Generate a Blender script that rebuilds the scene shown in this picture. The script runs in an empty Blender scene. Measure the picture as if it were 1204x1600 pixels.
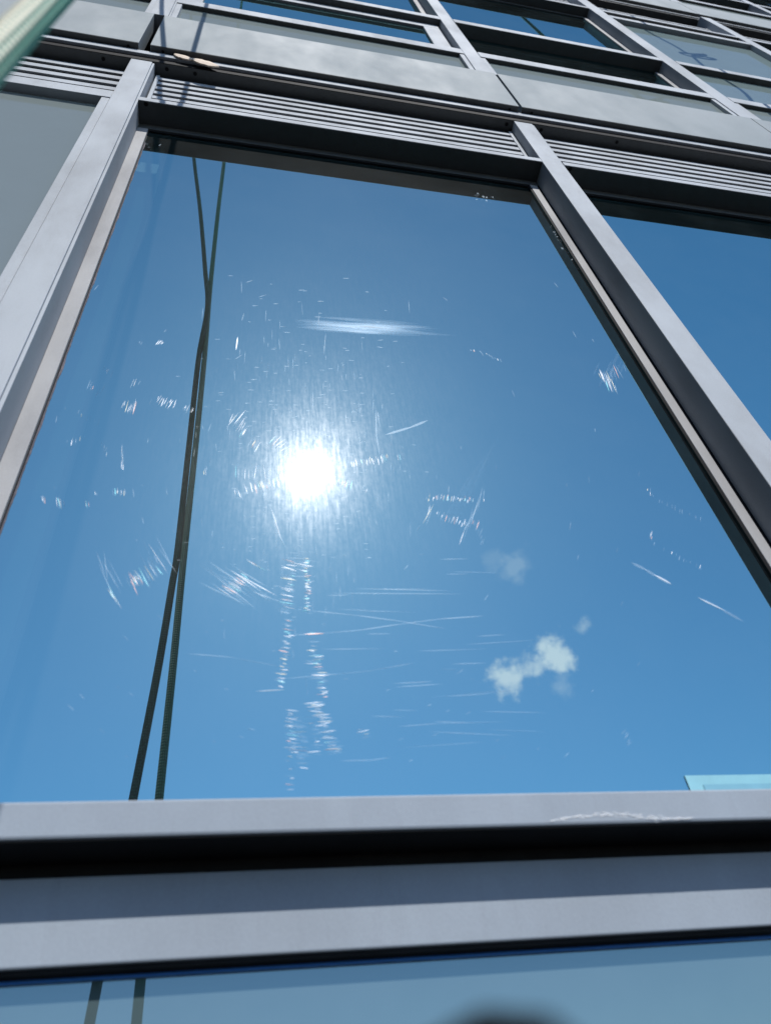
import bpy, bmesh, math, random
from mathutils import Vector, Matrix, noise
random.seed(7)
scene = bpy.context.scene
C = scene.collection
S = 0.5                                     # metres per facade unit (camera to cap plane = 1 unit)
F_PX, W_PX, H_PX = 1176.735, 1204.0, 1600.0

# ------------------------------------------------------------------ camera
XC = Vector((0.97975, -0.05479, -0.19256)).normalized()     # world X in camera axes
YC = Vector((-0.17227, -0.72075, -0.67145))
YC = (YC - XC * YC.dot(XC)).normalized()
ZC = XC.cross(YC)
RW = Matrix((XC, YC, ZC))                   # camera vector -> world vector
cam_d = bpy.data.cameras.new('camera')
cam = bpy.data.objects.new('camera', cam_d); C.objects.link(cam)
cam.matrix_world = RW.to_4x4()
cam_d.sensor_fit = 'HORIZONTAL'; cam_d.sensor_width = 36
cam_d.lens = 36 * F_PX / W_PX
cam_d.clip_start = 0.005; cam_d.clip_end = 5000
cam_d.dof.use_dof = True
cam_d.dof.focus_distance = 1.4
cam_d.dof.aperture_fstop = 10.5
scene.camera = cam

def ray(u, v):
    return RW @ Vector((u - 602.0, -(v - 800.0), -F_PX))
def pt(u, v, y):                            # the point of the upright plane y seen at a place, in units
    d = ray(u, v); return d * (y / d.y)

# ------------------------------------------------------------------ world and sun
SUN = ray(484, 740).normalized(); SUN.y = -SUN.y
elev = math.asin(SUN.z)
world = bpy.data.worlds.new('World'); scene.world = world; world.use_nodes = True
nt = world.node_tree; nt.nodes.clear(); L = nt.links.new
out = nt.nodes.new('ShaderNodeOutputWorld'); bg = nt.nodes.new('ShaderNodeBackground')
sky = nt.nodes.new('ShaderNodeTexSky'); sky.sky_type = 'NISHITA'; sky.sun_disc = False
sky.sun_elevation = elev; sky.sun_rotation = math.atan2(SUN.x, SUN.y)
sky.air_density = 1.0; sky.dust_density = 0.2; sky.ozone_density = 5.0; sky.altitude = 50
bg.inputs['Strength'].default_value = 0.15
tc = nt.nodes.new('ShaderNodeTexCoord')
def wm(op, a=None, b=None, c=None):
    n = nt.nodes.new('ShaderNodeMath'); n.operation = op
    for i, x in enumerate((a, b, c)):
        if x is None: continue
        if isinstance(x, (int, float)): n.inputs[i].default_value = x
        else: L(x, n.inputs[i])
    return n.outputs[0]
nz = nt.nodes.new('ShaderNodeTexNoise'); nz.inputs['Scale'].default_value = 26; nz.inputs['Detail'].default_value = 7; nz.inputs['Roughness'].default_value = .6
L(tc.outputs['Generated'], nz.inputs['Vector'])
nz2 = nt.nodes.new('ShaderNodeTexNoise'); nz2.inputs['Scale'].default_value = 60; nz2.inputs['Detail'].default_value = 6
L(tc.outputs['Generated'], nz2.inputs['Vector'])
total = None
for (u, v, r, a) in ((866, 1024, 37, .9), (838, 1042, 26, .75), (790, 1058, 30, .85), (806, 883, 26, .24), (912, 980, 16, .4), (770, 870, 20, .12), (880, 1062, 24, .2)):
    d = ray(u, v).normalized(); d.y = -d.y
    vd = nt.nodes.new('ShaderNodeVectorMath'); vd.operation = 'DISTANCE'
    L(tc.outputs['Generated'], vd.inputs[0]); vd.inputs[1].default_value = d
    rr = r / F_PX * .88
    q = wm('DIVIDE', vd.outputs['Value'], rr)
    q = wm('ADD', q, wm('MULTIPLY', wm('SUBTRACT', nz.outputs['Fac'], .5), 3.0))
    q = wm('ADD', q, wm('MULTIPLY', wm('SUBTRACT', nz2.outputs['Fac'], .5), 2.2))
    mr = nt.nodes.new('ShaderNodeMapRange'); mr.interpolation_type = 'SMOOTHSTEP'
    L(q, mr.inputs['Value']); mr.inputs['From Min'].default_value = 1.25; mr.inputs['From Max'].default_value = .0
    mr.inputs['To Min'].default_value = 0; mr.inputs['To Max'].default_value = a
    total = mr.outputs[0] if total is None else wm('MAXIMUM', total, mr.outputs[0])
mixc = nt.nodes.new('ShaderNodeMix'); mixc.data_type = 'RGBA'
L(total, mixc.inputs[0]); L(sky.outputs[0], mixc.inputs[6]); mixc.inputs[7].default_value = (11.2, 7.7, 8.2, 1)
L(mixc.outputs[2], bg.inputs['Color']); L(bg.outputs[0], out.inputs['Surface'])

sl = bpy.data.lights.new('sun', 'SUN'); sl.energy = 4.0; sl.angle = math.radians(.53); sl.color = (1, .97, .92)
so = bpy.data.objects.new('sun', sl); C.objects.link(so)
so.rotation_euler = SUN.to_track_quat('Z', 'Y').to_euler(); so.location = SUN * 60
vs = scene.view_settings; vs.view_transform = 'Standard'; vs.look = 'None'; vs.gamma = 1; vs.exposure = 0.2; vs.use_curve_mapping = False
scene.cycles.max_bounces = 8; scene.cycles.glossy_bounces = 5; scene.cycles.transparent_max_bounces = 24
scene.cycles.caustics_reflective = False; scene.cycles.caustics_refractive = False
scene.cycles.sample_clamp_indirect = 6

# ------------------------------------------------------------------ materials
class NT:
    def __init__(s, name):
        s.m = bpy.data.materials.new(name); s.m.use_nodes = True
        s.t = s.m.node_tree; s.t.nodes.clear(); s.out = s.n('OutputMaterial')
    def n(s, kind, **kw):
        nd = s.t.nodes.new('ShaderNode' + kind)
        for k, v in kw.items(): setattr(nd, k, v)
        return nd
    def l(s, a, b): s.t.links.new(a, b)
    def put(s, x, inp):
        if hasattr(x, 'is_linked'): s.l(x, inp)
        else: inp.default_value = x
    def math(s, op, a, b=0.0, c=None):
        nd = s.n('Math', operation=op)
        s.put(a, nd.inputs[0]); s.put(b, nd.inputs[1])
        if c is not None: s.put(c, nd.inputs[2])
        return nd.outputs[0]
    def noise(s, scale, detail=4, rough=.55, stretch=None, dist=0, coord='Object'):
        tc = s.n('TexCoord'); v = tc.outputs[coord]
        if stretch:
            mp = s.n('Mapping'); s.l(v, mp.inputs[0]); mp.inputs['Scale'].default_value = stretch; v = mp.outputs[0]
        nd = s.n('TexNoise'); s.l(v, nd.inputs['Vector'])
        nd.inputs['Scale'].default_value = scale; nd.inputs['Detail'].default_value = detail
        nd.inputs['Roughness'].default_value = rough; nd.inputs['Distortion'].default_value = dist
        return nd.outputs['Fac']
    def ramp(s, x, a, b, lo=0.0, hi=1.0):
        nd = s.n('MapRange', clamp=True); s.put(x, nd.inputs[0])
        nd.inputs[1].default_value = a; nd.inputs[2].default_value = b
        nd.inputs[3].default_value = lo; nd.inputs[4].default_value = hi
        return nd.outputs[0]
    def mix(s, f, a, b):
        nd = s.n('Mix', data_type='RGBA'); s.put(f, nd.inputs[0]); s.put(a, nd.inputs[6]); s.put(b, nd.inputs[7]); return nd.outputs[2]
    def bump(s, h, strength, dist):
        nd = s.n('Bump'); s.l(h, nd.inputs['Height']); nd.inputs['Strength'].default_value = strength; nd.inputs['Distance'].default_value = dist
        return nd.outputs[0]

def metal_mat(name, base, dirt, metallic=0, rough=.72, grime=.5):
    a = NT(name)
    p = a.n('BsdfPrincipled')
    n1 = a.noise(9, 6, .62, (1, 1, .45)); n2 = a.noise(420, 3, .7); n3 = a.noise(38, 5, .7, (1, 1, .18), .6); n4 = a.noise(95, 4, .75)
    c = a.mix(a.ramp(n1, .42, .72, 0, grime), base, dirt)
    c = a.mix(a.ramp(n3, .56, .72, 0, grime * .55), c, dirt)
    c = a.mix(a.ramp(n2, .35, .75, 0, .22), c, tuple(x * 1.35 for x in base[:3]) + (1,))
    c = a.mix(a.ramp(n4, .66, .78, 0, grime * .5), c, (.16, .13, .10, 1))
    a.l(c, p.inputs['Base Color']); p.inputs['Metallic'].default_value = metallic
    a.put(a.ramp(n1, .3, .7, rough - .05, rough + .13), p.inputs['Roughness'])
    a.put(a.bump(a.math('ADD', n2, a.math('MULTIPLY', n1, .6)), .22, .0006), p.inputs['Normal'])
    a.l(p.outputs[0], a.out.inputs[0]); return a.m

M = {}
M['alu'] = metal_mat('silver_coated_aluminium', (.355, .385, .42, 1), (.27, .28, .295, 1), grime=.8)
M['alu_low'] = metal_mat('weathered_sill_aluminium', (.262, .302, .352, 1), (.21, .235, .27, 1), grime=.6)
M['panel'] = metal_mat('panel_coating', (.205, .238, .255, 1), (.188, .218, .234, 1), metallic=0, rough=.68, grime=.2)
M['bead'] = metal_mat('bead_aluminium', (.32, .318, .322, 1), (.22, .215, .22, 1), metallic=0, rough=.7, grime=.7)

def simple(name, col, rough=.6, metallic=0, var=.35, scale=30):
    a = NT(name); p = a.n('BsdfPrincipled'); n1 = a.noise(scale, 5, .65)
    a.l(a.mix(a.ramp(n1, .3, .75, 0, var), col, tuple(min(1, x * 1.8 + .01) for x in col[:3]) + (1,)), p.inputs['Base Color'])
    p.inputs['Roughness'].default_value = rough; p.inputs['Metallic'].default_value = metallic
    a.l(p.outputs[0], a.out.inputs[0]); return a.m
M['rubber'] = simple('black_rubber', (.010, .010, .011, 1), .65)
M['dark'] = simple('dark_cavity', (.012, .013, .014, 1), .7)
M['soffit'] = simple('grey_soffit_coating', (.052, .056, .056, 1), .6, 0)  # shade of undersides and top beads is put into this grey
M['room'] = simple('dark_room_finish', (.03, .035, .035, 1), .8)
M['inner_wall'] = simple('painted_inner_wall', (.20, .23, .24, 1), .8, 0, .08)
M['paper'] = simple('white_board', (.85, .88, .86, 1), .7, 0, .05)
M['film'] = simple('blue_film', (.02, .22, .85, 1), .4, 0, .2)
M['sealant'] = simple('grimy_sealant', (.10, .085, .095, 1), .75, 0, 1.0, 220)
M['stick'] = simple('dry_wood', (.55, .45, .36, 1), .8, 0, .5, 300)
M['glove'] = simple('black_glove_knit', (.004, .004, .005, 1), .9, 0, .3, 400)
M['glove'].node_tree.nodes['Principled BSDF'].inputs['Specular IOR Level'].default_value = .05
M['rubber'].node_tree.nodes['Principled BSDF'].inputs['Specular IOR Level'].default_value = .08
M['ground'] = simple('street_asphalt', (.05, .05, .052, 1), .9, 0, .4, .5)
M['dark_stone'] = simple('dark_stone', (.035, .035, .036, 1), .6, 0, .2, 2)  # dark colour of the added wing that blocks sky light
M['wall'] = simple('dark_wall_render', (.12, .12, .12, 1), .8, 0, .3, 3)

def glass_mat(name, refl, refl_tint, trans_tint, haze_amt=1.0, opaque=None, dirt=1.0):
    a = NT(name)
    g = a.n('BsdfGlossy'); g.inputs['Roughness'].default_value = 0.0; g.inputs['Color'].default_value = refl_tint
    wav = a.noise(2.2, 2, .4, (1, 1, .6))
    nb = a.bump(wav, .045, .004); a.l(nb, g.inputs['Normal'])
    # wiping haze of upright micro scratches and dust, plus imitated camera bloom round the sun
    v1 = a.noise(60, 4, .7, (5.0, 1, .35)); v2 = a.noise(260, 3, .7, (1, 1, .5)); v3 = a.noise(5, 3, .6)
    g2 = a.n('BsdfGlossy'); g2.inputs['Roughness'].default_value = .056; g2.inputs['Anisotropy'].default_value = .17
    tg = a.n('CombineXYZ'); tg.inputs[2].default_value = 1.0; a.l(tg.outputs[0], g2.inputs['Tangent'])
    g3 = a.n('BsdfGlossy'); g3.inputs['Roughness'].default_value = .20; g3.inputs['Anisotropy'].default_value = .15; a.l(tg.outputs[0], g3.inputs['Tangent'])
    g4 = a.n('BsdfGlossy'); g4.inputs['Roughness'].default_value = .50
    def mixs(f, x, y):
        m = a.n('MixShader'); a.put(f, m.inputs[0]); a.l(x, m.inputs[1]); a.l(y, m.inputs[2]); return m.outputs[0]
    if opaque:
        d = a.n('BsdfDiffuse')
        dn = a.noise(7, 4, .6); a.l(a.mix(a.ramp(dn, .3, .7, 0, .3), opaque, tuple(x * .86 for x in opaque[:3]) + (1,)), d.inputs['Color']); back = d.outputs[0]
    else:
        t = a.n('BsdfTransparent'); t.inputs['Color'].default_value = trans_tint; back = t.outputs[0]
    x = mixs(refl, back, g.outputs[0])
    x = mixs(.0060 * haze_amt, x, g2.outputs[0])
    streak = a.math('MULTIPLY', a.ramp(v1, .40, .74, .6, 1.7), a.ramp(v2, .35, .7, .7, 1.35))
    x = mixs(a.math('MULTIPLY', streak, .0045 * haze_amt), x, g3.outputs[0])
    x = mixs(a.ramp(v3, .3, .7, .0022 * haze_amt, .0034 * haze_amt), x, g4.outputs[0])
    dd = a.n('BsdfDiffuse'); dd.inputs['Color'].default_value = (.48, .62, .66, 1)
    s1 = a.noise(190, 5, .8); s2 = a.noise(6, 4, .7)
    spk = a.math('MULTIPLY', a.ramp(s1, .67, .75, 0, .55), a.ramp(s2, .5, .68, .06, 1))
    dust = a.math('ADD', a.ramp(s2, .4, .8, .003 * dirt, .018 * dirt), a.math('MULTIPLY', spk, .4 * dirt))
    x = mixs(dust, x, dd.outputs[0])
    a.l(x, a.out.inputs[0]); return a.m
M['glass'] = glass_mat('solar_glass', .545, (.45, .90, .95, 1), (.22, .36, .36, 1))
M['glass_clean'] = glass_mat('cleaner_solar_glass', .57, (.40, .88, .95, 1), (.22, .36, .36, 1), .25)
M['glass_spandrel'] = glass_mat('spandrel_glass', .20, (.62, .90, .95, 1), None, .1, opaque=(.075, .11, .12, 1), dirt=2.2)
M['glass_pale'] = glass_mat('pale_back_painted_glass', .26, (.8, .93, .98, 1), None, .08, opaque=(.17, .22, .22, 1))
M['glass_grey'] = glass_mat('grey_back_painted_glass', .12, (.9, .93, .95, 1), None, .1, opaque=(.18, .212, .21, 1))

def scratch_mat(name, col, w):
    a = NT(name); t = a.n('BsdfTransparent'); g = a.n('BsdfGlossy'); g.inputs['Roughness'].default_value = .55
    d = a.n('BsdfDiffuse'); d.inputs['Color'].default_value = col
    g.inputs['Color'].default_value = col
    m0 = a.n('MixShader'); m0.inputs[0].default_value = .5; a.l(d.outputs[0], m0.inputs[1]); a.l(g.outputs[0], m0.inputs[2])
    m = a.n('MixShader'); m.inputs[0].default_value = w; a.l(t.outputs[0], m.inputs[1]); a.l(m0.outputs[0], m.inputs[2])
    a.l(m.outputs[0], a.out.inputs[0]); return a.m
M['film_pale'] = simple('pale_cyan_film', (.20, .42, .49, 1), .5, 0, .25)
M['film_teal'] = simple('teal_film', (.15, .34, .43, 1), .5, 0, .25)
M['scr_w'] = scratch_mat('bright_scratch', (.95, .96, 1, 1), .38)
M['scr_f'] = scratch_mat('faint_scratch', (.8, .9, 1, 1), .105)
M['scr_r'] = scratch_mat('reddish_scratch', (1, .62, .5, 1), .38)  # tints of these three scratches paint in prismatic glint colours
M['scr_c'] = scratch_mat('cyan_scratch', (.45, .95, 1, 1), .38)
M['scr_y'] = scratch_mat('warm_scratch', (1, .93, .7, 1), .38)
M['chalk'] = scratch_mat('chalk', (.75, .75, .75, 1), .3)
M['smear'] = scratch_mat('wiped_smear', (.7, .85, 1, 1), .018)

def rope_mat(name, g1, g2, light):
    a = NT(name); p = a.n('BsdfPrincipled'); uv = a.n('UVMap'); sep = a.n('SeparateXYZ'); a.l(uv.outputs[0], sep.inputs[0])
    U, V = sep.outputs[0], sep.outputs[1]          # U once round, V in rope diameters along
    A = a.math('SINE', a.math('MULTIPLY', a.math('ADD', a.math('MULTIPLY', U, 6), a.math('MULTIPLY', V, 1.3)), 6.2832))
    B = a.math('SINE', a.math('MULTIPLY', a.math('SUBTRACT', a.math('MULTIPLY', U, 6), a.math('MULTIPLY', V, 1.3)), 6.2832))
    br = a.math('MULTIPLY', A, B)
    fine = a.math('SINE', a.math('MULTIPLY', a.math('ADD', a.math('MULTIPLY', U, 9), a.math('MULTIPLY', V, 2.5)), 6.2832))
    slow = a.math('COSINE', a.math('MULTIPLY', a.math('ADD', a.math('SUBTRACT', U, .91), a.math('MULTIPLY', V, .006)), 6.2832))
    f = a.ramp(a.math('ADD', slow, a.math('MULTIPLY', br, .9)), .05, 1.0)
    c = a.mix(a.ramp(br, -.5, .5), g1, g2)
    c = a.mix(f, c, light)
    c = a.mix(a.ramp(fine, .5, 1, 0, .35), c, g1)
    a.l(c, p.inputs['Base Color']); p.inputs['Roughness'].default_value = .7
    a.put(a.bump(a.math('ADD', br, a.math('MULTIPLY', fine, .3)), .8, .0007), p.inputs['Normal'])
    a.l(p.outputs[0], a.out.inputs[0]); return a.m
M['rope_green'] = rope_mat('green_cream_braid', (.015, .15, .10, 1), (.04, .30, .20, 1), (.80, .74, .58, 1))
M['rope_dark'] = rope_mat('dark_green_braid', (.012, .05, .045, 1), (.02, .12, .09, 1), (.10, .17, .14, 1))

# ------------------------------------------------------------------ object helpers
def link(name, me, parent=None, mats=(), label=None, cat=None, group=None, kind=None):
    o = bpy.data.objects.new(name, me); C.objects.link(o)
    if parent is not None: o.parent = parent
    for m in mats: me.materials.append(M[m])
    for k, v in (('label', label), ('category', cat), ('group', group), ('kind', kind)):
        if v: o[k] = v
    return o
def empty(name, loc, label, cat, group=None):
    o = bpy.data.objects.new(name, None); C.objects.link(o); o.location = loc; o.empty_display_size = .1
    o['label'] = label; o['category'] = cat
    if group: o['group'] = group
    return o
def bm_box(bm, x0, x1, y0, y1, z0, z1, mi=0):
    vs = [bm.verts.new((x * S, y * S, z * S)) for x in (x0, x1) for y in (y0, y1) for z in (z0, z1)]
    for q in ((0, 1, 3, 2), (4, 6, 7, 5), (0, 4, 5, 1), (2, 3, 7, 6), (0, 2, 6, 4), (1, 5, 7, 3)):
        f = bm.faces.new([vs[i] for i in q]); f.material_index = mi
def boxes(name, parent, mats, blist, bevel=.0022, label=None):
    bm = bmesh.new()
    for b in blist: bm_box(bm, *b)
    bmesh.ops.recalc_face_normals(bm, faces=bm.faces)
    me = bpy.data.meshes.new(name); bm.to_mesh(me); bm.free()
    if isinstance(mats, str): mats = (mats,)
    o = link(name, me, parent, mats, label)
    if bevel:
        md = o.modifiers.new('edge', 'BEVEL'); md.width = bevel * S; md.segments = 2; md.limit_method = 'ANGLE'; md.harden_normals = False
    return o
def pane(name, parent, mat, x0, x1, y, z0, z1, th=.012):
    bm = bmesh.new()
    if th: bm_box(bm, x0, x1, y, y + th, z0, z1)
    bmesh.ops.recalc_face_normals(bm, faces=bm.faces)
    # keep only the outer skin so that one coated surface does the mirroring
    bm.faces.ensure_lookup_table()
    if mat in ('glass', 'glass_clean'):
        bmesh.ops.delete(bm, geom=[f for f in bm.faces if f.normal.y > -.5], context='FACES')
    me = bpy.data.meshes.new(name); bm.to_mesh(me); bm.free()
    return link(name, me, parent, (mat,))
def screw_hole(parent, x, y, z, r=.0085):
    bm = bmesh.new(); bmesh.ops.create_cone(bm, cap_ends=True, segments=12, radius1=r * S, radius2=r * .8 * S, depth=.004 * S)
    bmesh.ops.translate(bm, verts=bm.verts, vec=(x * S, y * S, (z - .001) * S))
    me = bpy.data.meshes.new('screw'); bm.to_mesh(me); bm.free(); link('screw', me, parent, ('rubber',))

# ------------------------------------------------------------------ ground and the building
GZ = -22.0
bm = bmesh.new(); bmesh.ops.create_grid(bm, x_segments=2, y_segments=2, size=2500); bmesh.ops.translate(bm, verts=bm.verts, vec=(0, 0, GZ))
me = bpy.data.meshes.new('ground'); bm.to_mesh(me); bm.free(); link('ground', me, None, ('ground',), kind='structure')

bld = empty('office_building', (0, 0, 0), 'glass and silver aluminium curtain wall office building seen steeply from below', 'building')

Y0 = .9587                                   # front plane of the upper storeys
LC = [(-4.22, -4.12), (-2.40, -2.30), (-.58, -.478), (1.238, 1.343), (3.062, 3.166), (4.88, 4.98), (6.70, 6.80)]   # lower caps
UC = [(-4.09, -3.98), (-2.33, -2.22), (-.582, -.482), (1.172, 1.273), (2.837, 2.972), (4.345, 4.47), (5.95, 6.07), (7.55, 7.67)]

def cap(parent, x0, x1, y, z0, z1, mat='alu'):
    # pressure cap: flat face with a small stepped lip on its right edge
    w = x1 - x0
    return boxes('mullion', parent, mat, [(x0, x1 - .010, y, y + .13, z0, z1), (x1 - .0098, x1, y + .004, y + .13, z0 + .001, z1 - .001)])

def louvre(parent, x0, x1, y, z0, z1, n=5, lip=.5):
    fr = boxes('louvre_grille', parent, 'alu', [(x0, x0 + .016, y - .002, y + .03, z0, z1)], .001)
    boxes('frame', fr, 'alu', [(x1 - .016, x1, y - .002, y + .03, z0, z1)], .001)
    boxes('backing', fr, 'dark', [(x0, x1, y + .045, y + .05, z0, z1)], 0)
    pitch = (z1 - z0) / (n + .2)
    for i in range(n):
        zz = z0 + pitch * (i + .42)
        bm = bmesh.new(); t = .006
        prof = [(y, zz), (y, zz + pitch * lip), (y + .008, zz + pitch * lip + .004), (y + .008, zz + .004)]
        rings = []
        for x in (x0 + .017, x1 - .017):
            rings.append([bm.verts.new((x * S, p[0] * S, p[1] * S)) for p in prof])
        k = len(prof)
        for j in range(k): bm.faces.new((rings[0][j], rings[0][(j + 1) % k], rings[1][(j + 1) % k], rings[1][j]))
        bm.faces.new(rings[0]); bm.faces.new(rings[1][::-1]); bmesh.ops.recalc_face_normals(bm, faces=bm.faces)
        me = bpy.data.meshes.new('blade'); bm.to_mesh(me); bm.free(); link('blade', me, fr, ('alu',))
    return fr

# ---- the storey in front of the camera
ZS = .484                                    # sill top
for i, (a, b) in enumerate(LC):
    cap(bld, a, b, 1.0, -.69, 3.952, 'alu')
for i in range(len(LC) - 1):
    a, b = LC[i][1], LC[i + 1][0]
    main = (i == 2)
    if i in (0, 1):                          # grey bays left of the left cap, with a flat frame strip beside the cap
        w = boxes('window', bld, 'alu', [(a, b, 1.0, 1.10, 3.364, 3.398)])
        for g in ((b - .033, b - .0015, 1.003, 1.06, -.6, 3.362), (a + .0015, a + .033, 1.003, 1.06, -.6, 3.362), (a, b, 1.006, 1.10, 3.3985, 3.47)): boxes('frame', w, 'alu', [g])
        pane('pane', w, 'glass_grey', a + .03, b - .03, 1.034, -.6, 3.37)
        louvre(bld, a + .004, b - .002, 1.046, 3.50, 3.93)
        continue
    w = boxes('window', bld, 'alu', [(a, b, 1.0, 1.10, 3.388, 3.428)])
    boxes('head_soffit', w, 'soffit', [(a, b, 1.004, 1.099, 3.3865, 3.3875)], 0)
    boxes('bead', w, 'bead', [(a + .0005, a + .042, 1.087, 1.103, ZS, 3.335)], .002)
    boxes('bead', w, 'bead', [(b - .045, b - .013, 1.087, 1.103, ZS, 3.335)], .002)
    boxes('gasket', w, 'rubber', [(b - .0128, b - .0003, 1.090, 1.103, ZS, 3.335)], 0)
    boxes('bead', w, 'soffit', [(a + .0005, b - .0005, 1.087, 1.103, 3.336, 3.386)], .002)  # top bead in the soffit grey, its shade painted in
    for g in ((b - .0535, b - .0455, 1.0900, 1.0985, ZS, 3.335), (a + .0425, a + .0455, 1.0955, 1.0985, ZS, 3.335), (a + .05, b - .054, 1.0925, 1.0985, 3.326, 3.3355)): boxes('gasket', w, 'rubber', [g], 0)
    sill = boxes('sill', w, 'alu_low', [(a, b, 1.0, 1.10, .4345, ZS)], .004)
    boxes('underside', w, 'rubber', [(a, b, 1.0035, 1.10, .4325, .434)], 0)  # black sheet paints in the shade under the sill
    pane('pane', w, 'glass' if main else 'glass_clean', a + .035, b - .035, 1.0975, ZS - .01, 3.36)
    # apron trim and the back painted glass under the sill
    ap = boxes('apron_trim', bld, 'alu_low', [(a, b, 1.066, 1.13, .309, .413)], .0025)
    for g in ((a, b, 1.074, 1.12, .4135, .432), (a, b, 1.072, 1.12, .3035, .3085)): boxes('gasket', ap, 'rubber', [g], 0)
    sp = boxes('spandrel_window', bld, 'alu_low', [(a, b, 1.066, 1.13, -.69, -.62)])
    pane('pane', sp, 'glass_spandrel', a, b, 1.094, -.62, .306)
    boxes('film_strip', sp, 'film', [(a, b, 1.0925, 1.0938, .2995, .3040)], 0)  # blue strip paints in the refraction line at the glass edge
    louvre(bld, a + .009, b - .007, 1.046, 3.566, 3.925)
    # messy sealant bead along the left edge of the pane
    if main:
        bm = bmesh.new(); prev = None; z = ZS
        while z < 3.2:
            w1 = .0012 + .0028 * abs(noise.noise(Vector((0, 0, z * 9)))) + .0012 * abs(noise.noise(Vector((3, 0, z * 40))))
            xa = a + .045
            cur = [bm.verts.new((x * S, y * S, z * S)) for x, y in ((xa, 1.0973), (xa + w1 * .5, 1.0935), (xa + w1 * 1.7, 1.0973))]
            if prev:
                for j in range(2): bm.faces.new((prev[j], prev[j + 1], cur[j + 1], cur[j]))
            prev = cur; z += .006
        me = bpy.data.meshes.new('sealant'); bm.to_mesh(me); bm.free(); link('sealant', me, w, ('sealant',))
        main_window = w

# ---- slab line between the storeys: soffit, black joint, lit drip lip
XL, XR = -4.2, 7.6
def slab_line(z):                            # z = top of the recess below
    e = boxes('ledge', bld, 'soffit', [(XL, XR, 1.0, 1.20, z, z + .012)], 0)
    boxes('gasket', e, 'rubber', [(XL, XR, .9975, .9995, z + .0006, z + .050)], 0)
    boxes('drip_lip', e, 'alu', [(XL, XR, .984, 1.06, z + .0505, z + .098)], .002)
    return e
led = slab_line(3.953)
for sx in (-.70, -.425, 1.205, 1.388, 1.80, -.30): screw_hole(led, sx, 1.02, 3.953)
for i in range(2, 5):
    a = LC[i][1] if i < 5 else 0
    screw_hole(led, a + .03, 1.012, 3.387)

# ---- upper storeys
PT = .612
def storey(zb, full=True, openers=(2,), greys=(4,), seams=None):
    for i in range(len(UC) - 1):
        cx0 = (UC[i][0] + UC[i][1]) / 2; cx1 = (UC[i + 1][0] + UC[i + 1][1]) / 2
        if seams and i in seams: cx0 = seams[i]
        if seams and i + 1 in seams: cx1 = seams[i + 1] - .008
        if i == 1: cx1 = -.5560
        if i == 2: cx0 = -.5130
        p = boxes('cladding_panel', bld, 'panel', [(cx0 + .004, cx1 - .004, Y0, 1.03, zb + .0005, zb + PT)], .0018)
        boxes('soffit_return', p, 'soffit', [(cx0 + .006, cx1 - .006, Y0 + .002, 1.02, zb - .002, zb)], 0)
        if i in (1, 2, 3):
            for sx in ((cx0 + .06), (cx1 - .05)): screw_hole(p, sx, Y0 + .02, zb - .0015, .0065)
    for (a, b) in UC:
        cap(bld, a, b, Y0 + .0006, zb + PT + .0005, zb + 4.60)
    for i in range(len(UC) - 1):
        a, b = UC[i][1], UC[i + 1][0]
        z1, z2, z3, z4 = zb + .975, zb + 1.085, zb + 1.895, zb + 1.985
        ztop = zb + 3.69
        grey = i in greys
        w = boxes('window', bld, 'alu', [(a, b, Y0 + .001, 1.06, z1, z2)], .003)
        for g in ((a, b, Y0 + .001, 1.08, z3, z4), (a, b, Y0 + .001, 1.08, ztop, ztop + .06)): boxes('transom', w, 'alu', [g], .003)
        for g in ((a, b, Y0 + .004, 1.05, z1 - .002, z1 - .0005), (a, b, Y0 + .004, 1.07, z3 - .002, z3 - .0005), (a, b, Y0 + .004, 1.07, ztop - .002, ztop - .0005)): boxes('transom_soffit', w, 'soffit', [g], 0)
        for g in ((a + .0005, a + .03, Y0 + .006, 1.0, zb + PT, z1 - .0025), (b - .03, b - .0005, Y0 + .006, 1.0, zb + PT, z1 - .0025)): boxes('frame', w, 'alu', [g], .002)
        pane('pane', w, 'glass_grey', a + .03, b - .03, .984, zb + PT - .05, z1)
        if grey:
            pane('pane', w, 'glass_pale', a, b, 1.0, z2, z3); pane('pane', w, 'glass_pale', a, b, 1.0, z4, ztop - .25)
            boxes('bead', w, 'alu', [(a, b, Y0 + .003, 1.05, ztop - .25, ztop - .16)], .002)
        else:
            pane('pane', w, 'glass_clean', a, b, 1.04, z4 - .01, ztop)
            for (p0, p1) in ((a + .0005, a + .042), (b - .045, b - .0005)):
                boxes('bead', w, 'bead', [(p0, p1, 1.030, 1.046, z4, ztop - .05)], .002)
            boxes('bead', w, 'soffit', [(a + .0005, b - .0005, 1.030, 1.046, ztop - .05, ztop - .003)], .002)  # head bead darker than the side beads, shade in its colour
            if i in openers:
                sa = boxes('opening_sash', bld, 'alu', [(a + .006, b - .015, .999, 1.05, z3 - .0995, z3 - .012)], .003)
                for g in ((a + .006, a + .117, .999, 1.05, z2 + .001, z3 - .10), (b - .128, b - .015, .999, 1.05, z2 + .001, z3 - .10), (a + .118, b - .129, 1.0, 1.05, z2 + .001, z2 + .012)): boxes('frame', sa, 'alu', [g], .003)
                pane('pane', sa, 'glass_clean', a + .116, b - .127, 1.012, z2, z3 - .09)
                boxes('gasket', sa, 'rubber', [(a, b, 1.02, 1.06, z2, z3)], 0)
            else:
                pane('pane', w, 'glass_clean', a, b, 1.04, z2, z3)
                for (p0, p1) in ((a + .0005, a + .042), (b - .045, b - .0005)):
                    boxes('bead', w, 'bead', [(p0, p1, 1.030, 1.046, z2, z3 - .04)], .002)
        louvre(bld, a + .004, b - .004, 1.02, ztop + .11, ztop + .66, n=7)
        boxes('louvre_rail', bld, 'alu', [(a, b, Y0 + .02, 1.06, ztop + .0615, ztop + .095)], .002)
ZB = 4.065
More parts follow.
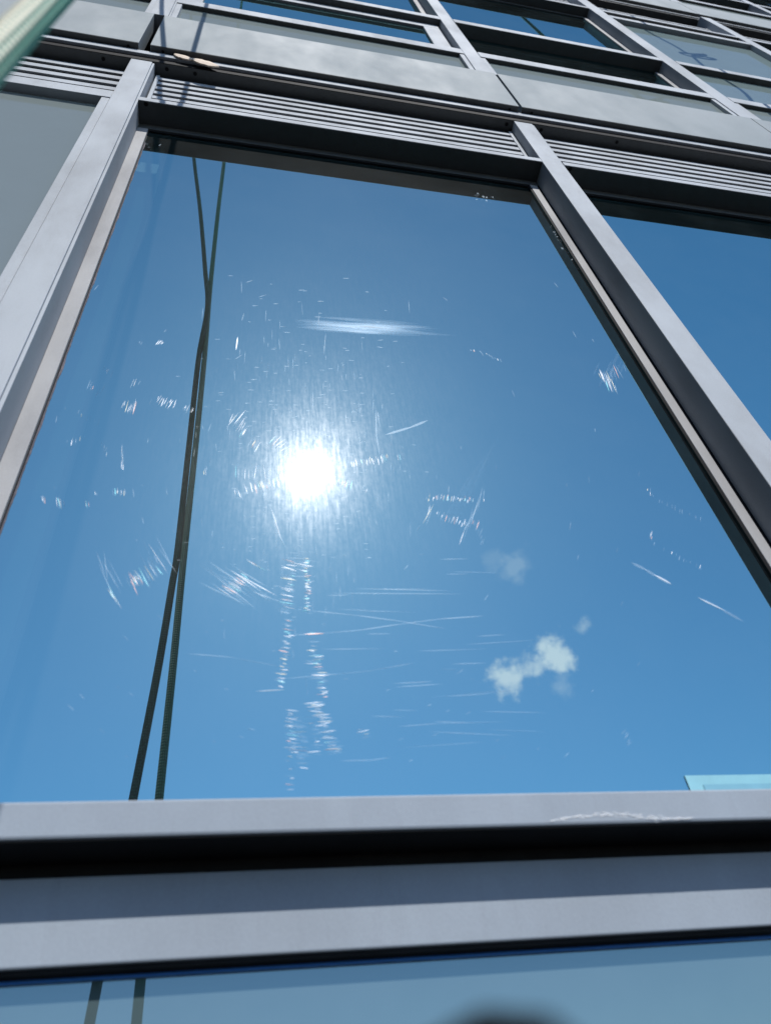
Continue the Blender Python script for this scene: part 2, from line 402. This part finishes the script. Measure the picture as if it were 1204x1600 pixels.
storey(ZB, seams={3: 1.292})
boxes('ledge', bld, 'soffit', [(XL, XR, .99, 1.2, ZB + 4.61, ZB + 4.63)], 0)
boxes('drip_lip', bld, 'alu', [(XL, XR, .985, 1.06, ZB + 4.69, ZB + 4.72)], .004)
storey(ZB + 4.755, greys=(4,))
boxes('ledge', bld, 'soffit', [(XL, XR, .99, 1.2, ZB + 9.36, ZB + 9.38)], 0)
storey(ZB + 9.51, greys=())
storey(-5.445, greys=(), openers=())
boxes('panel_band', bld, 'panel', [(XL, XR, 1.02, 1.1, -.82, -.695)], .002)
boxes('plinth_wall', bld, 'wall', [(XL, XR, 1.0, 9.0, GZ / S, -5.46)], 0)
# interior: dark rooms behind each storey, a floor slab between them
for (z0, z1) in ((-5.4, -.70), (-.62, 3.93), (ZB + .05, ZB + 4.6), (ZB + 4.8, ZB + 9.3), (ZB + 9.6, ZB + 14)):
    bm = bmesh.new(); bm_box(bm, XL, XR, 1.14, 9.0, z0, z1)
    bmesh.ops.recalc_face_normals(bm, faces=bm.faces)
    bmesh.ops.delete(bm, geom=[f for f in bm.faces if f.normal.y < -.5], context='FACES')
    me = bpy.data.meshes.new('room'); bm.to_mesh(me); bm.free(); link('room', me, bld, ('room',))
for g in ((XL, XR, 1.14, 9.0, 3.935, ZB + .045), (XL, XR, 1.14, 9.0, ZB + 4.605, ZB + 4.79), (XL, XR, 1.14, 9, -.695, -.625)): boxes('floor_slab', bld, 'dark', [g], 0)
# added wing, unseen at the left, blocks sky light from the right-hand reveals
wg = boxes('side_wing', bld, 'dark_stone', [(-14, -8, -14, 1.0, GZ / S, 19)], 0)
for k in range(-9, 4):
    zk = ZB + k * 4.755
    boxes('window_band', wg, 'room', [(-7.995, -7.98, -13.6, .6, zk + 1.0, zk + 3.7)], 0)
    boxes('cladding_band', wg, 'soffit', [(-7.995, -7.96, -13.8, .8, zk, zk + .6)], 0)
boxes('roof', bld, 'wall', [(XL, XR, .97, 9.0, ZB + 14.2, ZB + 14.4)], 0)
boxes('inner_wall', bld, 'inner_wall', [(-.75, -.402, 1.2365, 1.30, .2, 3.85)], 0)  # added slab stands in for the inner pane's paler reflection at left
boxes('inner_sill', bld, 'room', [(-.47, 1.23, 1.135, 1.50, .38, .42)], .003)

# ------------------------------------------------------------------ scratches and scuffs in the main pane
YG = 1.0975 - .0006
SX, SY = 484.0, 740.0
def quad_strip(bm, p, q, wpx, mi):
    dx, dy = q[0] - p[0], q[1] - p[1]; ln = math.hypot(dx, dy) or 1; nx, ny = -dy / ln * wpx / 2, dx / ln * wpx / 2
    m0 = (p[0] + dx * .3, p[1] + dy * .3); m1 = (p[0] + dx * .72, p[1] + dy * .72)
    pts = [p, (m0[0] + nx, m0[1] + ny), (m1[0] + nx, m1[1] + ny), q, (m1[0] - nx, m1[1] - ny), (m0[0] - nx, m0[1] - ny)]
    vs = [bm.verts.new(pt(u, v, YG + random.uniform(-.0003, .0003)) * S) for u, v in pts]
    f = bm.faces.new(vs); f.material_index = mi
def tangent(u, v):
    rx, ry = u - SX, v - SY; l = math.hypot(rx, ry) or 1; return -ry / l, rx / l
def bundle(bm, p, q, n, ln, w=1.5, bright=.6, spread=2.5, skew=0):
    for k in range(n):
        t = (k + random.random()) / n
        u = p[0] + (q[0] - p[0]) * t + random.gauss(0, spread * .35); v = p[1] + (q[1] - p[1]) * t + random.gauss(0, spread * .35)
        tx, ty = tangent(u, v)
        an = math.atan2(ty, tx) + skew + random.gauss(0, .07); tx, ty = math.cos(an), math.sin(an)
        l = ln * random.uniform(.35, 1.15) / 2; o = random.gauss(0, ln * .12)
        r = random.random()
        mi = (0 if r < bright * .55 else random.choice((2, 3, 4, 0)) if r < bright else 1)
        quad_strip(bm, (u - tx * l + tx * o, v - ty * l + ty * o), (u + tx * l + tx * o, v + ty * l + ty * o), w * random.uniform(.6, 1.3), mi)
bm = bmesh.new()
B = [((190, 632), (213, 637), 9, 19, .8), ((244, 621), (276, 633), 12, 15, .85), ((284, 637), (303, 642), 7, 13, .7), ((204, 596), (217, 600), 5, 13, .6),
     ((163, 575), (171, 580), 4, 10, .5), ((137, 599), (147, 606), 4, 14, .3), ((152, 608), (160, 612), 4, 22, .2), ((362, 650), (386, 676), 15, 28, .75), ((391, 689), (403, 698), 6, 20, .6),
     ((425, 685), (462, 715), 18, 17, .95), ((365, 767), (377, 773), 6, 18, .6), ((384, 764), (448, 748), 26, 16, .9), ((365, 738), (445, 740), 20, 28, .3),
     ((514, 749), (550, 759), 16, 14, .95), ((566, 760), (574, 766), 3, 16, .6), ((548, 726), (607, 714), 26, 12, .95), ((621, 713), (628, 711), 4, 12, .5),
     ((669, 777), (700, 778), 12, 10, .95), ((700, 779), (741, 781), 15, 9, .8), ((753, 780), (757, 781), 2, 10, .6), ((681, 803), (731, 819), 18, 11, .7), ((667, 795), (671, 806), 4, 30, .5),
     ((455, 872), (446, 958), 34, 22, .6), ((479, 872), (481, 958), 34, 13, .95), ((466, 860), (470, 905), 12, 40, .3), ((452, 965), (438, 1075), 40, 17, .55), ((487, 985), (490, 1012), 5, 20, .7),
     ((490, 1015), (506, 1092), 34, 22, .6), ((492, 1095), (524, 1178), 36, 26, .45), ((455, 1108), (455, 1176), 26, 18, .5), ((468, 1120), (470, 1200), 20, 26, .25), ((487, 1100), (492, 1180), 16, 20, .3), ((453, 1180), (454, 1240), 8, 14, .4),
     ((198, 910), (250, 892), 16, 34, .45), ((205, 912), (222, 902), 10, 18, .9), ((172, 925), (180, 935), 7, 34, .5), ((225, 880), (262, 868), 10, 46, .1), ((165, 905), (185, 900), 4, 60, .05),
     ((354, 925), (385, 900), 20, 24, .85), ((345, 930), (400, 905), 18, 70, .1), ((388, 876), (405, 886), 5, 20, .4), ((400, 925), (425, 935), 6, 30, .1),
     ((936, 588), (962, 604), 12, 24, .35), ((945, 602), (965, 575), 8, 26, .3), ((65, 780), (70, 782), 3, 12, .6), ((88, 783), (98, 786), 6, 18, .8), ((130, 786), (139, 789), 4, 14, .6),
     ((147, 770), (153, 771), 3, 10, .3), ((176, 770), (196, 771), 7, 12, .8), ((259, 768), (261, 769), 2, 12, .4), ((247, 532), (254, 537), 6, 9, .7), ((216, 533), (222, 536), 3, 6, .5), ((318, 738), (323, 734), 4, 12, .3),
     ((735, 545), (782, 562), 12, 7, .3), ((1012, 765), (1020, 775), 6, 8, .4), ((1025, 780), (1100, 815), 10, 8, .15), ((1016, 830), (1020, 850), 5, 12, .4), ((1035, 858), (1100, 890), 10, 7, .3),
     ((755, 770), (720, 840), 12, 36, .05), ((735, 800), (755, 850), 10, 18, .3), ((560, 1140), (575, 1155), 6, 18, .4), ((975, 1140), (985, 1165), 8, 14, .1),
     ((190, 700), (192, 735), 8, 20, .2), ((160, 690), (168, 712), 6, 10, .2), ((105, 690), (125, 685), 5, 9, .2), ((118, 640), (160, 665), 6, 10, .1)]
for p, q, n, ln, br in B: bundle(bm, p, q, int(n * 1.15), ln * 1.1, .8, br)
for _ in range(430):                          # wiping marks, densest upright band round the sun's mirror image
    u = random.gauss(470, 75); v = random.gauss(690, 140)
    if v < 430 or v > 1150: continue
    if random.random() < .55: quad_strip(bm, (u, v), (u + random.uniform(4, 11), v + random.uniform(-1, 1)), .8, 1)
    else: quad_strip(bm, (u, v), (u + random.uniform(-2, 2), v + random.uniform(6, 26)), .7, 1)
for _ in range(95):
    u = random.uniform(60, 1000); v = random.uniform(440, 1200)
    tx, ty = tangent(u, v); l = random.uniform(4, 16); quad_strip(bm, (u, v), (u + tx * l, v + ty * l), .8, 1)
for _ in range(26):                           # long fine wiping lines low in the pane
    u = random.uniform(420, 760); v = random.uniform(860, 1180); l = random.uniform(30, 140); quad_strip(bm, (u, v), (u + l, v + random.uniform(-.07, .05) * l), .8, 1)
def curve(pts, w, mi):
    for p, q in zip(pts, pts[1:]): quad_strip(bm, (p[0] - (q[0] - p[0]) * .15, p[1] - (q[1] - p[1]) * .15), (q[0] + (q[0] - p[0]) * .15, q[1] + (q[1] - p[1]) * .15), w, mi)
curve([(462, 992), (500, 990), (560, 985), (620, 976), (690, 967), (748, 963)], 1.3, 1); curve([(478, 991), (503, 990)], 1.8, 2)
curve([(492, 955), (560, 962), (620, 970), (688, 981)], 1.1, 1); curve([(450, 1060), (520, 1054), (580, 1048), (640, 1037)], 1.1, 1)
curve([(535, 927), (700, 928)], 1.1, 1); curve([(570, 920), (690, 923)], 1.0, 1); curve([(300, 1022), (360, 1027), (430, 1040)], 1.0, 1)
curve([(620, 1068), (672, 1065)], 1.3, 1); curve([(536, 1189), (580, 1188), (608, 1184)], 1.4, 1); curve([(628, 1135), (680, 1131), (780, 1128)], 1.0, 1); curve([(404, 1080), (440, 1078)], 1.6, 0)
curve([(988, 880), (1008, 890), (1024, 900), (1046, 912)], 4.0, 1); curve([(1024, 899), (1046, 911)], 2.5, 0); curve([(1094, 935), (1125, 951), (1157, 969)], 3.6, 1); curve([(1094, 936), (1128, 952)], 1.8, 0)
curve([(423, 795), (433, 830), (445, 853)], 1.3, 1); curve([(425, 798), (438, 838)], 1.0, 0); curve([(315, 885), (352, 912), (395, 948)], 1.1, 1); curve([(330, 880), (372, 908), (420, 938)], 1.0, 1)
curve([(587, 645), (588, 680), (592, 708)], 1.4, 1); curve([(590, 645), (593, 665)], 1.4, 1); curve([(371, 528), (369, 545)], 2.0, 0); curve([(381, 490), (378, 500)], 1.4, 1)
curve([(606, 678), (640, 668), (665, 658)], 3.2, 1); curve([(152, 866), (163, 895)], 1.4, 1); curve([(163, 866), (168, 905)], 1.2, 1)
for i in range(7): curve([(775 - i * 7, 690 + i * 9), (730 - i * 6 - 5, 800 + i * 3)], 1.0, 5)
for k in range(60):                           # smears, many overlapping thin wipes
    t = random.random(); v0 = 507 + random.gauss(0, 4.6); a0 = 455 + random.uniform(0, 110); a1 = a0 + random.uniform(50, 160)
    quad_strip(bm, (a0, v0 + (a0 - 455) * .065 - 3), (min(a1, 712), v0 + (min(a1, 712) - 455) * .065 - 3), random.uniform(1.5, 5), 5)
for k in range(12):
    u = 1015 + 0; t = random.random(); uu = 943 + random.gauss(0, 9); vv = 575 + random.gauss(0, 10); quad_strip(bm, (uu + 8, vv - 8), (uu - 2, vv + 14), random.uniform(2, 5), 5)
for (u0, v0, u1, v1, n, sp) in ((862, 358, 912, 425, 40, 4), (740, 307, 770, 312, 18, 4), (205, 222, 250, 228, 12, 3)):   # paint and putty specks in the corners
    for k in range(n):
        t = random.random(); u = u0 + (u1 - u0) * t + random.gauss(0, sp * .5); v = v0 + (v1 - v0) * t + random.gauss(0, sp)
        quad_strip(bm, (u, v), (u + random.uniform(1.5, 5), v + random.uniform(-3, 3)), random.uniform(.8, 2.4), random.choice((1, 5, 5)))
bmesh.ops.recalc_face_normals(bm, faces=bm.faces)
me = bpy.data.meshes.new('scratch_marks'); bm.to_mesh(me); bm.free()
link('scratch_marks', me, main_window, ('scr_w', 'scr_f', 'scr_r', 'scr_c', 'scr_y', 'smear'))

# ------------------------------------------------------------------ ropes
def catmull(P, n=14):
    res = []
    for i in range(len(P) - 1):
        p0 = P[max(i - 1, 0)]; p1 = P[i]; p2 = P[i + 1]; p3 = P[min(i + 2, len(P) - 1)]
        for k in range(n):
            t = k / n
            res.append(.5 * ((2 * p1) + (p2 - p0) * t + (2 * p0 - 5 * p1 + 4 * p2 - p3) * t * t + (3 * p1 - p0 - 3 * p2 + p3) * t ** 3))
    res.append(P[-1]); return res
def tube(name, P, r, mat, parent=None, n=14, seg=14, **kw):
    pts = catmull([Vector(p) for p in P], n); pts = [p * S for p in pts]; R = r * S
    bm = bmesh.new(); uvl = bm.loops.layers.uv.new('UVMap'); rings = []; L_ = 0; up = Vector((.3, .9, .2)); dist = [0]
    for i in range(1, len(pts)): dist.append(dist[-1] + (pts[i] - pts[i - 1]).length / (2 * R))
    for i, p in enumerate(pts):
        t = (pts[min(i + 1, len(pts) - 1)] - pts[max(i - 1, 0)]).normalized()
        a = up - t * up.dot(t); a.normalize(); up = a; b = t.cross(a)
        rings.append([bm.verts.new(p + (a * math.cos(2 * math.pi * j / seg) + b * math.sin(2 * math.pi * j / seg)) * R) for j in range(seg)])
    for i in range(len(rings) - 1):
        for j in range(seg):
            k = (j + 1) % seg
            f = bm.faces.new((rings[i][j], rings[i][k], rings[i + 1][k], rings[i + 1][j])); f.smooth = True
            for lp, uvv in zip(f.loops, ((j / seg, dist[i]), ((j + 1) / seg, dist[i]), ((j + 1) / seg, dist[i + 1]), (j / seg, dist[i + 1]))): lp[uvl].uv = uvv
    bm.faces.new(rings[0][::-1]); bm.faces.new(rings[-1]); bmesh.ops.recalc_face_normals(bm, faces=bm.faces)
    me = bpy.data.meshes.new(name); bm.to_mesh(me); bm.free()
    return link(name, me, parent, (mat,), **kw)
def yr(z):                                    # how far out the ropes hang, from beside the camera back to the roof edge
    return .25 if z > 4 else .148 if z < .9 else .148 + .102 * (z - .9) / 3.1
def rope_path(tab, top):
    P = []
    for zr, xr, dy in tab:
        z = zr * 2.0
        for _ in range(5): z = zr * (2.195 - yr(z) - dy)
        P.append((xr * (2.195 - yr(z) - dy), yr(z) + dy, z))
    return P + top
R_tab = [(-.5, -.070, 0), (0, -.073, 0), (.28, -.078, 0), (.487, -.081, 0), (.70, -.0835, 0), (.938, -.0875, 0), (1.22, -.0905, .0), (1.556, -.0955, 0), (1.8, -.1015, -.012), (2.0, -.1055, 0), (2.40, -.111, 0), (2.84, -.1145, 0)]
L_tab = [(-.5, -.140, 0), (0, -.135, 0), (.281, -.1235, 0), (.496, -.1135, 0), (.70, -.1045, 0), (.86, -.1005, 0), (.938, -.0990, .0), (1.22, -.1035, .0), (1.556, -.1085, 0), (1.8, -.1045, .016), (2.0, -.1235, 0), (2.40, -.166, 0), (2.84, -.219, 0)]
Rp = rope_path(R_tab, [(-.235, .25, 7.0), (-.25, .30, 9.5), (-.27, .8, 18.6)])
Lp = rope_path(L_tab, [(-.50, .25, 6.3), (-.60, .26, 7.6), (-.75, .32, 10), (-.9, .8, 18.6)])
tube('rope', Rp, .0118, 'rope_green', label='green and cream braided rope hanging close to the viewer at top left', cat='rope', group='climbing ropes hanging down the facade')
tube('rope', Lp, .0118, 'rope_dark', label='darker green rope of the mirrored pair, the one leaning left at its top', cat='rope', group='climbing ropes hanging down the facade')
# the rope whose knotted shadow falls on the grey panes of the upper storey
kx, ky, kz = 3.46, .45, 7.32
kp = [(3.27, ky, 16), (3.30, ky, 9.6), (3.36, ky, 8.2), (3.44, ky, 7.6), (kx, ky, kz + .06)]
lo = [(kx + .01, ky, kz - .06), (kx - .05, ky, 6.8), (kx - .03, ky, 6.3), (kx - .12, ky, 5.9), (kx - .16, ky, 5.6)]
kn = [(kx + .12, ky - .03, kz + .07), (kx + .24, ky, kz + .02), (kx + .14, ky + .035, kz - .09), (kx - .04, ky + .01, kz - .07), (kx - .07, ky - .035, kz + .05), (kx + .06, ky - .04, kz + .10),
      (kx + .20, ky + .03, kz + .10), (kx + .10, ky + .04, kz - .03)]
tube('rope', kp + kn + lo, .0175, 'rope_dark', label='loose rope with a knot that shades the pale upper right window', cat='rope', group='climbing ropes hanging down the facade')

# ------------------------------------------------------------------ small loose things
def splinter(u0, v0, u1, v1, w, label):
    a_ = pt(u0, v0, .981); b_ = pt(u1, v1, .981); bm = bmesh.new(); rings = []; n = 9
    for i in range(n):
        t = i / (n - 1); p = a_.lerp(b_, t); hh = w * (1 - abs(2 * t - 1) ** 3 * .8) * random.uniform(.75, 1.15)
        rings.append([bm.verts.new(Vector((p.x, p.y + yy * .006, p.z + zz * hh / 2)) * S) for yy, zz in ((-1, -1), (-1.4, 0), (-1, 1), (0, 1), (0, -1))])
    for i in range(n - 1):
        for j in range(5): bm.faces.new((rings[i][j], rings[i][(j + 1) % 5], rings[i + 1][(j + 1) % 5], rings[i + 1][j]))
    bm.faces.new(rings[0]); bm.faces.new(rings[-1]); bmesh.ops.recalc_face_normals(bm, faces=bm.faces)
    me = bpy.data.meshes.new('tape_scrap'); bm.to_mesh(me); bm.free()
    link('tape_scrap', me, None, ('stick',), label=label, cat='tape', group='pale scraps stuck on the drip lip')
splinter(272, 86, 300, 94, .055, 'short pale scrap stuck to the dark ledge above the louvres')
splinter(298, 93, 342, 105, .065, 'longer pale tapered scrap stuck to the dark ledge, right of the short one')
# chalky run mark on the face of the sill
bm = bmesh.new(); random.seed(11)
for k in range(230):
    t = random.random(); u = 858 + 216 * t; base = 1283 - 8 * math.sin(min(1, t * 1.35) * math.pi) ** .8 - 4.3 * t
    v = base + random.gauss(0, 2.2 * (1 - abs(2 * t - 1) * .6)); l = random.uniform(2, 12)
    q = [(u, v - .5), (u + l * .5, v - random.uniform(.7, 1.5)), (u + l, v - .4), (u + l * .5, v + random.uniform(.6, 1.4))]
    vs_ = [bm.verts.new(pt(a_, b_, .9992 - k * 1e-6) * S) for a_, b_ in q]; bm.faces.new(vs_)
bmesh.ops.recalc_face_normals(bm, faces=bm.faces)
me = bpy.data.meshes.new('chalk_mark'); bm.to_mesh(me); bm.free(); link('chalk_mark', me, main_window, ('chalk',))
# two thin opaque cyan patches over the lower right corner of the pane
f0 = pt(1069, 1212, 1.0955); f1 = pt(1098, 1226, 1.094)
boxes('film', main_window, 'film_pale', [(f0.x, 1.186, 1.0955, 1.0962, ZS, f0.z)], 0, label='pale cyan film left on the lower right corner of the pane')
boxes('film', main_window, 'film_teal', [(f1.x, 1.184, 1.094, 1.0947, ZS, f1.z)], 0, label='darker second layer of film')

# ------------------------------------------------------------------ the photographer's gloved hand, its fingertip just below the lens
def skin_hand():
    V_, E_, R_ = [], [], []
    def add(p, r, prev=None):
        V_.append(RW @ (Vector(p) + Vector((-.0132, -.0008, 0)))); R_.append(r); i = len(V_) - 1
        if prev is not None: E_.append((prev, i))
        return i
    wrist = add((.105, -.150, .075), .024); palm = add((.085, -.125, .035), .022, wrist)
    fore = add((.16, -.24, .17), .032, wrist); add((.22, -.34, .27), .042, fore)
    kn = [((.068, -.098, .000), .0115), ((.076, -.118, -.006), .0115), ((.084, -.138, -.004), .011), ((.090, -.154, .004), .010)]
    tips = [[(.046, -.083, -.028), (.026, -.061, -.050), (.0075, -.0455, -.058)], [(.052, -.115, -.036), (.030, -.118, -.044), (.014, -.120, -.036)],
            [(.060, -.138, -.034), (.038, -.142, -.040), (.022, -.142, -.032)], [(.068, -.158, -.024), (.050, -.160, -.030), (.036, -.160, -.024)]]
    for (kp_, r), tp in zip(kn, tips):
        i = add(kp_, r, palm)
        for j, t in enumerate(tp): i = add(t, r * (1.0, 1.4, 2.3)[j], i)
    i = add((.062, -.120, .045), .013, palm); i = add((.036, -.112, .030), .0105, i); add((.016, -.106, .016), .0088, i)
    me = bpy.data.meshes.new('person'); me.from_pydata(V_, E_, [])
    o = link('person', me, None, ('glove',), label='black gloved hand with a fingertip blurred at the bottom edge of the view', cat='person')
    sk = o.modifiers.new('skin', 'SKIN'); ss = o.modifiers.new('sub', 'SUBSURF'); ss.levels = ss.render_levels = 2
    for i, d in enumerate(me.skin_vertices[0].data): d.radius = (R_[i], R_[i])
    me.skin_vertices[0].data[0].use_root = True; sk.use_smooth_shade = True
    return o
skin_hand()
